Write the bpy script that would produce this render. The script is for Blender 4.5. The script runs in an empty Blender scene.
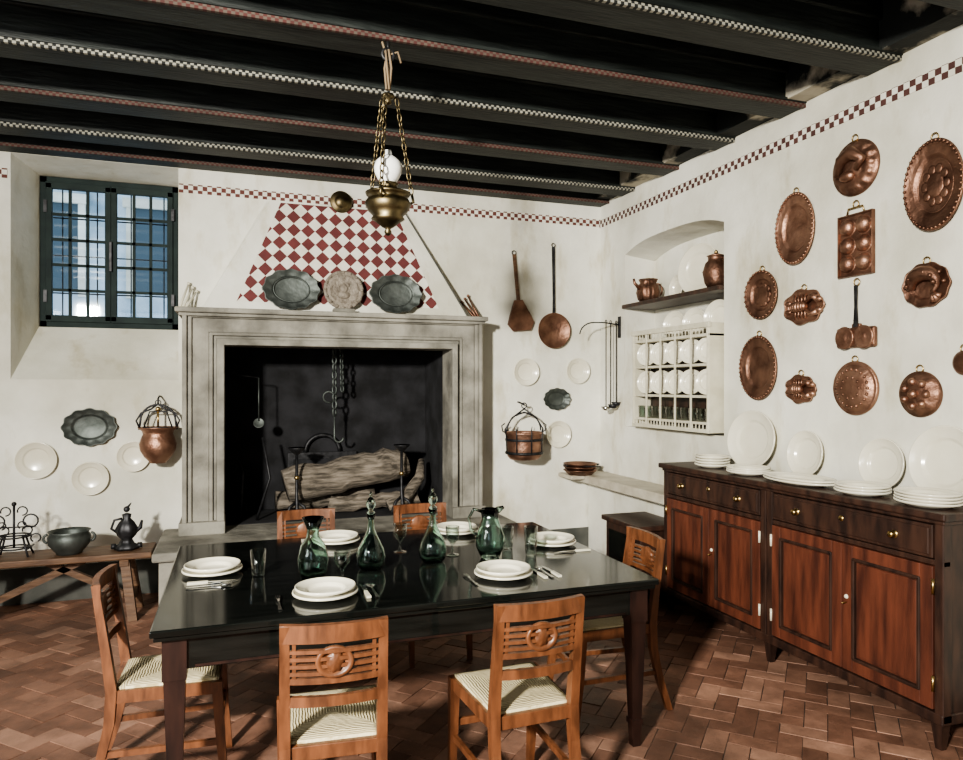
import bpy, bmesh, math, random
from mathutils import Vector, Matrix
random.seed(7)
scene=bpy.context.scene
pi=math.pi
# ---------------------------------------------------------------- materials
def nt(name):
    m=bpy.data.materials.new(name); m.use_nodes=True
    t=m.node_tree; return m,t,t.nodes['Principled BSDF']
def mat(name,c,rough=.5,metal=0,c2=None,scale=5,bump=0,bscale=None,stretch=(1,1,1),coat=0,detail=6,lo=.35,hi=.65,cr=.15):
    m,t,p=nt(name); N=t.nodes; L=t.links
    p.inputs['Base Color'].default_value=(*c,1); p.inputs['Roughness'].default_value=rough
    p.inputs['Metallic'].default_value=metal
    if coat: p.inputs['Coat Weight'].default_value=coat; p.inputs['Coat Roughness'].default_value=cr
    if c2 or bump:
        tc=N.new('ShaderNodeTexCoord'); mp=N.new('ShaderNodeMapping'); mp.inputs['Scale'].default_value=stretch
        L.new(tc.outputs['Object'],mp.inputs[0])
    if c2:
        n=N.new('ShaderNodeTexNoise'); n.inputs['Scale'].default_value=scale; n.inputs['Detail'].default_value=detail
        r=N.new('ShaderNodeValToRGB'); r.color_ramp.elements[0].color=(*c,1); r.color_ramp.elements[1].color=(*c2,1)
        r.color_ramp.elements[0].position=lo; r.color_ramp.elements[1].position=hi
        L.new(mp.outputs[0],n.inputs['Vector']); L.new(n.outputs['Fac'],r.inputs[0]); L.new(r.outputs[0],p.inputs['Base Color'])
    if bump:
        n2=N.new('ShaderNodeTexNoise'); n2.inputs['Scale'].default_value=bscale or scale; n2.inputs['Detail'].default_value=4
        b=N.new('ShaderNodeBump'); b.inputs['Strength'].default_value=bump; b.inputs['Distance'].default_value=.02
        L.new(mp.outputs[0],n2.inputs['Vector']); L.new(n2.outputs['Fac'],b.inputs['Height']); L.new(b.outputs[0],p.inputs['Normal'])
    return m
def checker(name,c1,c2,size,ax=('X','Z'),rot=0,rough=.8):
    m,t,p=nt(name); N=t.nodes; L=t.links
    tc=N.new('ShaderNodeTexCoord'); s=N.new('ShaderNodeSeparateXYZ'); cb=N.new('ShaderNodeCombineXYZ')
    L.new(tc.outputs['Object'],s.inputs[0]); L.new(s.outputs[ax[0]],cb.inputs[0]); L.new(s.outputs[ax[1]],cb.inputs[1])
    cb.inputs[2].default_value=.003
    mp=N.new('ShaderNodeMapping'); mp.inputs['Rotation'].default_value=(0,0,rot); L.new(cb.outputs[0],mp.inputs[0])
    ch=N.new('ShaderNodeTexChecker'); ch.inputs['Scale'].default_value=1/size
    ch.inputs['Color1'].default_value=(*c1,1); ch.inputs['Color2'].default_value=(*c2,1)
    L.new(mp.outputs[0],ch.inputs['Vector'])
    n=N.new('ShaderNodeTexNoise'); n.inputs['Scale'].default_value=9; n.inputs['Detail'].default_value=8; L.new(tc.outputs['Object'],n.inputs['Vector'])
    mx=N.new('ShaderNodeMixRGB'); mx.blend_type='OVERLAY'; mx.inputs[0].default_value=.5
    L.new(ch.outputs['Color'],mx.inputs[1]); L.new(n.outputs['Fac'],mx.inputs[2]); L.new(mx.outputs[0],p.inputs['Base Color']); p.inputs['Roughness'].default_value=rough
    return m
def plaster():
    m,t,p=nt('aged_plaster'); N=t.nodes; L=t.links
    tc=N.new('ShaderNodeTexCoord')
    def layer(scale,det,c0,c1,lo,hi,st=(1,1,1)):
        mp=N.new('ShaderNodeMapping'); mp.inputs['Scale'].default_value=st; L.new(tc.outputs['Object'],mp.inputs[0])
        n=N.new('ShaderNodeTexNoise'); n.inputs['Scale'].default_value=scale; n.inputs['Detail'].default_value=det; n.inputs['Roughness'].default_value=.62; L.new(mp.outputs[0],n.inputs['Vector'])
        r=N.new('ShaderNodeValToRGB'); r.color_ramp.elements[0].color=(*c0,1); r.color_ramp.elements[1].color=(*c1,1); r.color_ramp.elements[0].position=lo; r.color_ramp.elements[1].position=hi
        L.new(n.outputs['Fac'],r.inputs[0]); return r.outputs[0]
    a=layer(1.0,10,(.58,.565,.49),(.79,.78,.715),.30,.62)
    b_=layer(.5,4,(.82,.81,.77),(1,1,1),.35,.6)
    c_=layer(4,9,(.80,.76,.67),(1,1,1),.30,.45,(1,1,.4))
    def mul(x,y):
        k=N.new('ShaderNodeMixRGB'); k.blend_type='MULTIPLY'; k.inputs[0].default_value=1; L.new(x,k.inputs[1]); L.new(y,k.inputs[2]); return k.outputs[0]
    L.new(mul(mul(a,b_),c_),p.inputs['Base Color']); p.inputs['Roughness'].default_value=.92
    n2=N.new('ShaderNodeTexNoise'); n2.inputs['Scale'].default_value=5; n2.inputs['Detail'].default_value=6; L.new(tc.outputs['Object'],n2.inputs['Vector'])
    bp=N.new('ShaderNodeBump'); bp.inputs['Strength'].default_value=.45; bp.inputs['Distance'].default_value=.03; L.new(n2.outputs['Fac'],bp.inputs['Height']); L.new(bp.outputs[0],p.inputs['Normal'])
    return m
PLASTER=plaster()
DADO=mat('dado_paint',(.05,.055,.05),.8,c2=(.10,.10,.09),scale=6)
BEAM=mat('beam_black',(.005,.0075,.007),.6,c2=(.024,.030,.027),scale=5,stretch=(.6,4,4),bump=.3,bscale=14,lo=.4,hi=.75)
BEAMW=mat('beam_worn',(.010,.012,.011),.8,c2=(.46,.42,.34),scale=2.2,detail=10,bump=.4,bscale=14,lo=.52,hi=.58)
BOARD=mat('ceiling_boards',(.005,.007,.0065),.65,c2=(.020,.025,.023),scale=4,stretch=(.4,5,5),bump=.2)
STONE=mat('fireplace_stone',(.125,.118,.10),.85,c2=(.315,.30,.26),scale=4.2,bump=.55,bscale=16,lo=.32,hi=.64,detail=10)
SOOT=mat('soot',(.005,.005,.006),.9,c2=(.022,.022,.026),scale=5,bump=.4)
MARBLE=mat('ledge_stone',(.38,.34,.27),.5,c2=(.52,.48,.40),scale=8)
MAHOG=mat('mahogany',(.052,.016,.010),.5,c2=(.150,.046,.025),scale=4,stretch=(4,4,.6),coat=.08,cr=.3,detail=9,bump=.08,bscale=8)
DARKW=mat('dark_walnut',(.018,.009,.007),.48,c2=(.056,.026,.017),scale=5,stretch=(4,4,1),coat=.08,cr=.25,detail=9)
BLACKT=mat('table_black',(.004,.005,.0045),.10,c2=(.010,.011,.010),scale=5,stretch=(.6,6,6))
TLEG=mat('table_leg',(.010,.005,.0045),.35,c2=(.028,.012,.009),scale=6,stretch=(4,4,.8),coat=.25)
CHERRY=mat('cherry_wood',(.080,.029,.012),.45,c2=(.185,.070,.030),scale=7,stretch=(4,4,1),coat=.2,cr=.25)
BENCHW=mat('bench_wood',(.075,.036,.018),.6,c2=(.15,.08,.042),scale=7,stretch=(1,7,7),bump=.2)
COPPER=mat('copper',(.22,.115,.08),.46,.9,c2=(.42,.25,.18),scale=8,bump=.3,bscale=30)
COPPERD=mat('copper_dark',(.13,.068,.048),.48,.9,c2=(.30,.17,.12),scale=8,bump=.3,bscale=30)
PEWTER=mat('pewter',(.07,.08,.075),.55,.8,c2=(.14,.155,.148),scale=8,bump=.15,bscale=30)
BRONZE=mat('bronze',(.09,.07,.04),.42,1,c2=(.20,.16,.09),scale=14)
BRASS=mat('brass',(.50,.36,.16),.32,1)
IRON=mat('wrought_iron',(.02,.02,.022),.5,.7,c2=(.055,.055,.06),scale=20)
CERAM=mat('cream_ceramic',(.70,.66,.54),.2,c2=(.78,.75,.64),scale=4,coat=.3)
MILK=mat('milk_glass',(.92,.93,.92),.15,coat=.5)
CREAMP=mat('cream_paint',(.54,.51,.40),.55,c2=(.64,.61,.50),scale=9)
CREAM=CREAMP
STEEL=mat('silver',(.62,.62,.6),.2,1)
WINF=mat('window_green',(.008,.017,.017),.8,c2=(.015,.028,.026),scale=8)
LOGM=mat('log_bark',(.05,.042,.032),.9,c2=(.26,.22,.18),scale=5,stretch=(1,6,6),bump=.8,bscale=10)
FACADE=mat('facade',(.20,.28,.34),.9,c2=(.56,.64,.70),scale=1.1,detail=5)
FACD=mat('facade_dark',(.05,.08,.10),.6)
ROPE=mat('rope',(.22,.16,.10),.9)
GROUT=mat('grout',(.06,.045,.036),.9)
RELIEF=mat('grey_relief',(.15,.125,.10),.6,c2=(.27,.235,.195),scale=25,bump=.8,bscale=40)
CHB=checker('border_check_back',(.12,.04,.032),(.70,.68,.61),.036,('X','Z'))
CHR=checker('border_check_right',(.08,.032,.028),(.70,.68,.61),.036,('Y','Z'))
CHH=checker('hood_check',(.125,.030,.030),(.70,.67,.60),.082,('X','Z'),pi/4)
CHW=checker('strip_white',(.30,.29,.245),(.010,.011,.010),.018,('X','Z'))
CHRD=checker('strip_red',(.065,.018,.015),(.085,.065,.052),.018,('X','Z'))
def glass(name,c,rough=.02):
    m,t,p=nt(name); p.inputs['Base Color'].default_value=(*c,1); p.inputs['Roughness'].default_value=rough
    p.inputs['Transmission Weight'].default_value=1; p.inputs['IOR'].default_value=1.45; return m
GREEN=glass('green_glass',(.58,.76,.69))
def thin(name,c,fac):
    m=bpy.data.materials.new(name); m.use_nodes=True; t=m.node_tree; t.nodes.clear()
    o=t.nodes.new('ShaderNodeOutputMaterial'); mx=t.nodes.new('ShaderNodeMixShader'); a=t.nodes.new('ShaderNodeBsdfTransparent'); g=t.nodes.new('ShaderNodeBsdfGlossy')
    a.inputs[0].default_value=(*c,1); g.inputs['Roughness'].default_value=.03
    if fac is None:
        f=t.nodes.new('ShaderNodeLayerWeight'); f.inputs[0].default_value=.35; t.links.new(f.outputs['Facing'],mx.inputs[0])
    else: mx.inputs[0].default_value=fac
    t.links.new(a.outputs[0],mx.inputs[1]); t.links.new(g.outputs[0],mx.inputs[2]); t.links.new(mx.outputs[0],o.inputs[0]); return m
PANE=thin('window_pane',(.9,.95,.98),.05); CLEAR=thin('clear_glass',(.90,.95,.93),None)
def rush():
    m,t,p=nt('rush_seat'); N=t.nodes; L=t.links
    tc=N.new('ShaderNodeTexCoord'); s=N.new('ShaderNodeSeparateXYZ'); L.new(tc.outputs['Object'],s.inputs[0])
    def M(op,a,b=None):
        n=N.new('ShaderNodeMath'); n.operation=op
        for i,v in enumerate((a,b)):
            if v is None: continue
            if isinstance(v,(int,float)): n.inputs[i].default_value=v
            else: L.new(v,n.inputs[i])
        return n.outputs[0]
    ax=M('ABSOLUTE',s.outputs['X']); ay=M('ABSOLUTE',M('SUBTRACT',s.outputs['Y'],.21))
    mx=M('MAXIMUM',ax,ay); nz=N.new('ShaderNodeTexNoise'); nz.inputs['Scale'].default_value=26; L.new(tc.outputs['Object'],nz.inputs['Vector'])
    mm=M('ADD',M('MULTIPLY',mx,620.),M('MULTIPLY',nz.outputs['Fac'],7.0))
    w=M('SINE',mm); f=M('MULTIPLY_ADD',w,.5); f.node.inputs[2].default_value=.5
    r=N.new('ShaderNodeValToRGB'); r.color_ramp.elements[0].color=(.40,.32,.17,1); r.color_ramp.elements[1].color=(.68,.60,.40,1)
    r.color_ramp.elements[1].position=.6
    L.new(f,r.inputs[0]); L.new(r.outputs[0],p.inputs['Base Color']); p.inputs['Roughness'].default_value=.7
    b=N.new('ShaderNodeBump'); b.inputs['Distance'].default_value=.004; L.new(f,b.inputs['Height']); L.new(b.outputs[0],p.inputs['Normal'])
    return m
RUSH=rush()
def tile():
    m,t,p=nt('terracotta'); N=t.nodes; L=t.links
    g=N.new('ShaderNodeNewGeometry'); r=N.new('ShaderNodeValToRGB')
    e=r.color_ramp.elements; e[0].color=(.14,.070,.047,1); e[1].color=(.33,.19,.135,1)
    x=e.new(.6); x.color=(.215,.112,.076,1)
    L.new(g.outputs['Random Per Island'],r.inputs[0])
    tc=N.new('ShaderNodeTexCoord'); n=N.new('ShaderNodeTexNoise'); n.inputs['Scale'].default_value=6; n.inputs['Detail'].default_value=11; n.inputs['Roughness'].default_value=.68
    L.new(tc.outputs['Object'],n.inputs['Vector'])
    mx=N.new('ShaderNodeMixRGB'); mx.blend_type='OVERLAY'; mx.inputs[0].default_value=1
    n3=N.new('ShaderNodeTexNoise'); n3.inputs['Scale'].default_value=1.3; n3.inputs['Detail'].default_value=5; L.new(tc.outputs['Object'],n3.inputs['Vector'])
    m3=N.new('ShaderNodeMixRGB'); m3.blend_type='OVERLAY'; m3.inputs[0].default_value=.8
    L.new(r.outputs[0],mx.inputs[1]); L.new(n.outputs['Fac'],mx.inputs[2]); L.new(mx.outputs[0],m3.inputs[1]); L.new(n3.outputs['Fac'],m3.inputs[2]); L.new(m3.outputs[0],p.inputs['Base Color'])
    rr=N.new('ShaderNodeMapRange'); rr.inputs['To Min'].default_value=.38; rr.inputs['To Max'].default_value=.72; L.new(n.outputs['Fac'],rr.inputs[0]); L.new(rr.outputs[0],p.inputs['Roughness'])
    b=N.new('ShaderNodeBump'); b.inputs['Strength'].default_value=.6; b.inputs['Distance'].default_value=.012; L.new(n.outputs['Fac'],b.inputs['Height']); L.new(b.outputs[0],p.inputs['Normal'])
    return m
TILE=tile()
# ---------------------------------------------------------------- builder
T=Matrix.Translation
def R(a,ax): return Matrix.Rotation(a,4,ax)
def V(*a): return Vector(a)
class B:
    def __init__(s): s.bm=bmesh.new(); s.mats=[]
    def add(s,t,m,M=None,smooth=False,recalc=True):
        if M is not None: bmesh.ops.transform(t,matrix=M,verts=t.verts[:])
        if recalc: bmesh.ops.recalc_face_normals(t,faces=t.faces[:])
        if m not in s.mats: s.mats.append(m)
        i=s.mats.index(m); n0=len(s.bm.faces)
        me=bpy.data.meshes.new('t'); t.to_mesh(me); t.free(); s.bm.from_mesh(me); bpy.data.meshes.remove(me)
        s.bm.faces.ensure_lookup_table()
        for f in s.bm.faces[n0:]: f.material_index=i; f.smooth=smooth
        return s
    def box(s,x0,x1,y0,y1,z0,z1,m,bev=0,M=None):
        t=bmesh.new(); bmesh.ops.create_cube(t,size=1)
        for v in t.verts: v.co=V((x0+x1)/2+v.co.x*(x1-x0),(y0+y1)/2+v.co.y*(y1-y0),(z0+z1)/2+v.co.z*(z1-z0))
        if bev: bmesh.ops.bevel(t,geom=t.edges[:],offset=bev,segments=2,affect='EDGES',profile=.5)
        return s.add(t,m,M)
    def lathe(s,prof,m,M=None,seg=32,sx=1,sy=1,n=0,amp=0,smooth=True):
        t=bmesh.new(); rings=[]
        for p in prof:
            r,z=p[0],p[1]; w=p[2] if len(p)>2 else 1
            if r<1e-5: rings.append([t.verts.new((0,0,z))]); continue
            ring=[]
            for k in range(seg):
                a=2*pi*k/seg; q=r*(1+amp*w*math.cos(n*a)) if n else r
                ring.append(t.verts.new((q*math.cos(a)*sx,q*math.sin(a)*sy,z)))
            rings.append(ring)
        for a,b in zip(rings,rings[1:]):
            if len(a)==1 and len(b)==1: continue
            for k in range(seg):
                k2=(k+1)%seg
                if len(a)==1: t.faces.new((a[0],b[k],b[k2]))
                elif len(b)==1: t.faces.new((a[k],b[0],a[k2]))
                else: t.faces.new((a[k],b[k],b[k2],a[k2]))
        return s.add(t,m,M,smooth)
    def tube(s,pts,r,m,M=None,seg=8,closed=False,smooth=True):
        pts=[Vector(p) for p in pts]; n=len(pts); t=bmesh.new(); rings=[]; up=None
        for i,p in enumerate(pts):
            if closed: d=pts[(i+1)%n]-pts[i-1]
            else: d=pts[min(i+1,n-1)]-pts[max(i-1,0)]
            d.normalize()
            if up is None: up=d.orthogonal().normalized()
            up=(up-d*up.dot(d))
            if up.length<1e-6: up=d.orthogonal()
            up.normalize(); sd=d.cross(up)
            rr=r[i] if isinstance(r,(list,tuple)) else r
            rings.append([t.verts.new(p+up*math.cos(2*pi*k/seg)*rr+sd*math.sin(2*pi*k/seg)*rr) for k in range(seg)])
        for i in range(n if closed else n-1):
            a=rings[i]; b=rings[(i+1)%n]
            for k in range(seg): t.faces.new((a[k],a[(k+1)%seg],b[(k+1)%seg],b[k]))
        if not closed: t.faces.new(rings[0][::-1]); t.faces.new(rings[-1])
        return s.add(t,m,M,smooth)
    def bar(s,pts,u,v,wu,wv,m,M=None):
        u=Vector(u); v=Vector(v); t=bmesh.new(); rings=[]; n=len(pts)
        for i,p in enumerate(pts):
            p=Vector(p); a=(wu[i] if isinstance(wu,(list,tuple)) else wu)/2; b=(wv[i] if isinstance(wv,(list,tuple)) else wv)/2
            rings.append([t.verts.new(p+u*a*i1+v*b*j1) for i1,j1 in((1,1),(-1,1),(-1,-1),(1,-1))])
        for a,b in zip(rings,rings[1:]):
            for k in range(4): t.faces.new((a[k],a[(k+1)%4],b[(k+1)%4],b[k]))
        t.faces.new(rings[0][::-1]); t.faces.new(rings[-1])
        return s.add(t,m,M)
    def ball(s,c,r,m,M=None,sc=(1,1,1),u=16,v=10):
        t=bmesh.new(); bmesh.ops.create_uvsphere(t,u_segments=u,v_segments=v,radius=r)
        for q in t.verts: q.co=V(q.co.x*sc[0]+c[0],q.co.y*sc[1]+c[1],q.co.z*sc[2]+c[2])
        return s.add(t,m,M,True)
    def poly(s,vs,fs,m,M=None,recalc=True):
        t=bmesh.new(); q=[t.verts.new(v) for v in vs]
        for f in fs: t.faces.new([q[i] for i in f])
        return s.add(t,m,M,False,recalc)
    def done(s,name,M=None):
        me=bpy.data.meshes.new(name); s.bm.to_mesh(me); s.bm.free()
        for m in s.mats: me.materials.append(m)
        o=bpy.data.objects.new(name,me); scene.collection.objects.link(o)
        if M is not None: o.matrix_world=M
        return o
def inst(name,src,M):
    o=bpy.data.objects.new(name,src.data); scene.collection.objects.link(o); o.matrix_world=M; return o
def ring(c,r,ax='z',n=12,ry=None):
    ry=ry or r; o=[]
    for k in range(n):
        a=2*pi*k/n; x=r*math.cos(a); y=ry*math.sin(a)
        o.append((c[0]+x,c[1]+y,c[2]) if ax=='z' else ((c[0]+x,c[1],c[2]+y) if ax=='y' else (c[0],c[1]+x,c[2]+y)))
    return o
def arc(c,r,a0,a1,n=10,pl='xz'):
    o=[]
    for k in range(n+1):
        a=math.radians(a0+(a1-a0)*k/n); x=r*math.cos(a); y=r*math.sin(a)
        o.append((c[0]+x,c[1],c[2]+y) if pl=='xz' else ((c[0]+x,c[1]+y,c[2]) if pl=='xy' else (c[0],c[1]+x,c[2]+y)))
    return o
# ---------------------------------------------------------------- room
XL,XR,YF,YB,H=-3.2,3.4,-1.6,6.2,3.70
W=.105; vs=[];fs=[]
c45=math.cos(pi/4)
N=90
for i in range(-N,N):
    for j in range(-N,N):
        v=(i-j)%4
        if v==0: a,b=2,1
        elif v==3: a,b=1,2
        else: continue
        cx,cy=(i+a/2)*W,(j+b/2)*W
        X=(cx-cy)*c45; Y=(cx+cy)*c45+2.2
        if not(XL-.05<X<XR+.05 and YF-.05<Y<YB+.05): continue
        g=random.uniform(.001,.003); n0=len(vs); dz=random.uniform(-.002,.002); tx=random.uniform(-.012,.012); ty=random.uniform(-.012,.012)
        jit=[(random.uniform(-.0015,.0015),random.uniform(-.0015,.0015)) for _ in range(4)]
        for z,q in((0,0),(-.012,-.001)):
            for ci,(sx,sy) in enumerate(((-1,-1),(1,-1),(1,1),(-1,1))):
                lx=cx+sx*(a*W/2-g-q)+jit[ci][0]; ly=cy+sy*(b*W/2-g-q)+jit[ci][1]
                vs.append(((lx-ly)*c45,(lx+ly)*c45+2.2,z-.0015+dz+(lx-cx)*tx+(ly-cy)*ty))
        fs+= [(n0,n0+1,n0+2,n0+3)]+[(n0+k,n0+4+k,n0+4+(k+1)%4,n0+(k+1)%4) for k in range(4)]
b=B(); b.poly(vs,fs,TILE); b.box(XL-.3,XR+.3,YF-.3,YB+.6,-.12,-.006,GROUT); b.done('floor')
b=B(); b.box(XL-.3,XR+.5,YF-.3,YB+.6,3.70,3.85,BOARD)
for k in range(40):
    x=XL+.17*k
    if x<XR: b.box(x,x+.012,YF,YB,3.692,3.70,BEAM)
b.done('ceiling')
ys=[.15,.83,1.51,2.19,2.87,3.55,4.22,4.90,5.57]
for k,y in enumerate(ys):
    b=B(); b.box(XL,XR,y,y+.21,3.412,3.699,BEAM,.006)
    red= (k%2==1)
    b.box(XL,XR,y-.012,y+.008,3.406,3.431,CHRD if red else CHW)
    b.box(XL,XR,y-.018,y,3.433,3.450,BEAM)
    b.box(XL,XR,y-.025,y,3.60,3.699,BEAM,.01)
    b.done('ceiling_beam')
b=B(); b.box(XL,XR,6.03,6.195,3.412,3.699,BEAM); b.box(XL,XR,6.018,6.03,3.406,3.43,CHRD); b.done('ceiling_beam')
b=B(); b.box(3.25,3.398,YF,6.03,3.44,3.699,BEAMW); b.done('ceiling_beam')
b=B()
b.box(XL-.3,-1.60,YB,6.8,0,3.70,PLASTER); b.box(-1.60,-.434,YB,6.8,0,1.70,PLASTER); b.box(-1.6,-.434,YB,6.8,3.41,3.70,PLASTER)
b.box(-.434,-.2,YB,6.8,0,3.70,PLASTER); b.box(-.2,1.9,YB,6.8,0,.3,PLASTER); b.box(-.2,1.9,YB,6.8,2.1,3.70,PLASTER); b.box(1.9,XR+.5,YB,6.8,0,3.70,PLASTER)
o=[(-1.60,YB,1.70),(-.434,YB,1.70),(-.434,YB,3.41),(-1.60,YB,3.41)]; i=[(-1.50,6.58,2.13),(-.46,6.58,2.13),(-.46,6.58,3.36),(-1.50,6.58,3.36)]
e=[(x,6.8,z) for x,y,z in i]; B4=[(-1.60,6.8,1.7),(-.434,6.8,1.7),(-.434,6.8,3.41),(-1.6,6.8,3.41)]
b.poly(o+i+e+B4,[(k,(k+1)%4,4+(k+1)%4,4+k) for k in range(4)]+[(4+k,4+(k+1)%4,8+(k+1)%4,8+k) for k in range(4)]+[(8+k,8+(k+1)%4,12+(k+1)%4,12+k) for k in range(4)],PLASTER)
b.done('wall_back')
b=B(); b.box(-.43,XR,6.194,6.201,3.215,3.287,CHB); b.box(XL,-1.62,6.194,6.201,3.215,3.287,CHB); b.done('trim_1')
b=B(); b.box(3.394,3.401,YF,6.2,3.207,3.279,CHR); b.done('trim_2')
b=B(); b.box(XL,-.52,6.185,6.2,0,.27,DADO); b.box(2.22,XR,6.185,6.2,0,.27,DADO); b.done('baseboard_back')
b=B(); b.box(3.385,3.4,YF,6.18,0,.12,DADO); b.done('baseboard_right')
b=B(); n0,n1,z0,z1=4.33,5.73,1.28,2.95
b.box(XR,3.9,YF-.3,n0,0,H,PLASTER); b.box(XR,3.9,n1,6.8,0,H,PLASTER); b.box(XR,3.9,n0,n1,0,z0,PLASTER); b.box(3.72,3.9,n0,n1,z0,H,PLASTER)
K=16
def ah(y): 
    u=(y-(n0+n1)/2)/((n1-n0)/2); return z1-.09*abs(u)**3
for k in range(K):
    a=n0+(n1-n0)*k/K; c=n0+(n1-n0)*(k+1)/K; ha,hc=ah(a),ah(c)
    b.poly([(XR,a,ha),(XR,c,hc),(XR,c,H),(XR,a,H),(3.72,a,ha-.04),(3.72,c,hc-.04),(3.72,c,H),(3.72,a,H)],[(0,1,2,3),(4,5,6,7),(0,1,5,4),(3,2,6,7)],PLASTER)
b.done('wall_right')
b=B(); b.box(XL-.3,XL,YF-.3,.1,0,H,PLASTER); b.box(XL-.3,XL,1.7,YB+.6,0,H,PLASTER); b.box(XL-.3,XL,.1,1.7,0,1.1,PLASTER); b.box(XL-.3,XL,.1,1.7,2.9,H,PLASTER); b.done('wall_left')
b=B(); b.box(XL,-2.7,YF-.3,YF,0,H,PLASTER); b.box(-.9,XR,YF-.3,YF,0,H,PLASTER); b.box(-2.7,-.9,YF-.3,YF,0,1.1,PLASTER); b.box(-2.7,-.9,YF-.3,YF,3.1,H,PLASTER); b.done('wall_front')
def simplewin(name,M,w,h):
    b=B(); f=.05
    b.box(-w/2,w/2,-.03,.03,0,f,WINF); b.box(-w/2,w/2,-.03,.03,h-f,h,WINF)
    for x in(-w/2,-f/2,w/2-f): b.box(x,x+f,-.03,.03,0,h,WINF)
    for k in(1,2): b.box(-w/2,w/2,-.012,.012,h*k/3-.012,h*k/3+.012,WINF)
    return b.done(name,M)
simplewin('added_window_left',T((XL-.22,.9,1.1))@R(pi/2,'Z'),1.6,1.8)  # unseen window, added with its wall opening to account for the fill lamp
simplewin('added_window_front',T((-1.8,YF-.22,1.1)),1.8,2.0)  # added out of view too, so the key lamp has an opening behind it
b=B(); x0,x1,z0,z1=-1.50,-.46,2.13,3.36; y=6.60; f=.055
b.box(x0,x1,y,y+.06,z0,z0+f,WINF,.006); b.box(x0,x1,y,y+.06,z1-f,z1,WINF,.006); b.box(x0,x0+f,y,y+.06,z0,z1,WINF,.006); b.box(x1-f,x1,y,y+.06,z0,z1,WINF,.006)
xm=(x0+x1)/2
for a,c in((x0+f-.01,xm),(xm,x1-f+.01)):
    g=.045; yy=y-.02
    b.box(a,c,yy,yy+.045,z0+f-.01,z0+f+g,WINF,.005); b.box(a,c,yy,yy+.045,z1-f-g,z1-f+.01,WINF,.005)
    b.box(a,a+g,yy,yy+.045,z0+f,z1-f,WINF,.005); b.box(c-g,c,yy,yy+.045,z0+f,z1-f,WINF,.005)
    for k in(1,2): xx=a+g+(c-a-2*g)*k/3; b.box(xx-.011,xx+.011,yy+.01,yy+.035,z0+f,z1-f,WINF)
    for k in range(1,5): zz=z0+f+g+(z1-z0-2*f-2*g)*k/5; b.box(a,c,yy+.01,yy+.035,zz-.011,zz+.011,WINF)
    for hz in(z0+.25,z1-.25): b.box((a if a<xm-.2 else c)-.012,(a if a<xm-.2 else c)+.012,yy-.012,yy+.01,hz-.05,hz+.05,IRON)
b.box(xm-.012,xm+.012,y-.045,y-.02,2.6,2.85,IRON,.004)
b.box(x0+f,x1-f,y+.008,y+.012,z0+f,z1-f,PANE)
b.done('window_1')
b=B()
for k in range(4): xx=x0+.13+(x1-x0-.26)*k/3; b.tube([(xx,6.77,z0),(xx,6.77,z1)],.006,IRON,seg=6)
for k in range(3): zz=z0+.3+(z1-z0-.6)*k/2; b.tube([(x0,6.77,zz),(x1,6.77,zz)],.006,IRON,seg=6)
b.done('window_grille')
b=B(); b.box(-9,4,13,15,-1,11,FACADE)
for ix in range(6):
    for iz in range(4):
        X=-8+ix*1.6; Z=.8+iz*2.4
        b.box(X,X+.8,12.97,13.02,Z,Z+1.4,FACD); b.box(X-.1,X,12.93,13,Z-.1,Z+1.5,PLASTER); b.box(X+.8,X+.9,12.93,13,Z-.1,Z+1.5,PLASTER); b.box(X-.15,X+.95,12.9,13,Z+1.4,Z+1.55,PLASTER)
b.done('facade_building')
# ---------------------------------------------------------------- fireplace
b=B(); ox0,ox1,oz=-.08,1.78,1.97; kl=1.13
def ustrip(d0,d1,yf,z0=.5):
    b.box(ox0-d1*kl,ox0-d0*kl,yf,6.195,z0,oz+d1,STONE,.008); b.box(ox1+d0,ox1+d1,yf,6.195,z0,oz+d1,STONE,.008)
    b.box(ox0-d1*kl+.002,ox1+d1-.002,yf+.001,6.195,oz+d0,oz+d1,STONE,.008)
ustrip(0,.05,5.87); ustrip(.05,.075,5.92); ustrip(.075,.10,5.895); ustrip(.10,.21,5.905); ustrip(.21,.24,5.88); ustrip(.24,.27,5.85)
b.box(ox0-.355,ox1+.31,5.81,6.195,2.215,2.255,STONE,.01); b.box(ox0-.33,ox1+.29,5.845,6.195,2.19,2.215,STONE,.006)
b.box(ox0-.33,ox0+.005,5.84,6.195,.5,.60,STONE,.008); b.box(ox1-.005,ox1+.30,5.84,6.195,.5,.60,STONE,.008)
b.box(-.5,2.2,5.33,6.18,0,.44,STONE,.01); b.box(-.54,2.24,5.28,6.18,.44,.505,STONE,.015)
b.done('fireplace')
b=B()
b.box(-.199,-.09,6.2,6.95,.3,2.099,SOOT); b.box(1.79,1.899,6.2,6.95,.3,2.099,SOOT); b.box(-.199,1.899,6.85,6.97,.3,2.099,SOOT); b.box(-.09,1.79,6.2,6.85,2.06,2.099,SOOT)
b.box(-.09,1.79,6.2,6.85,.301,.506,SOOT)
b.done('wall_firebox')
b=B(); cx=.85
b.poly([(cx-1.1,5.98,2.258),(cx+1.1,5.98,2.258),(cx+.57,6.17,3.2),(cx-.57,6.17,3.2),(cx-1.12,6.195,2.258),(cx+1.12,6.195,2.258),(cx+.6,6.195,3.2),(cx-.6,6.195,3.2)],[(0,1,2,3),(0,3,7,4),(1,5,6,2),(3,2,6,7),(4,5,1,0)],PLASTER)
def hy(z): return 5.98+.19*(z-2.255)/.945-.004
b.poly([(cx-.84,hy(2.33),2.33),(cx+.84,hy(2.33),2.33),(cx+.49,hy(3.19),3.19),(cx-.49,hy(3.19),3.19)],[(0,1,2,3)],CHH)
b.bar([(cx+1.1,5.975,2.27),(cx+.57,6.165,3.2)],(1,0,0),(0,1,0),.010,.010,DADO)
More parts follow.
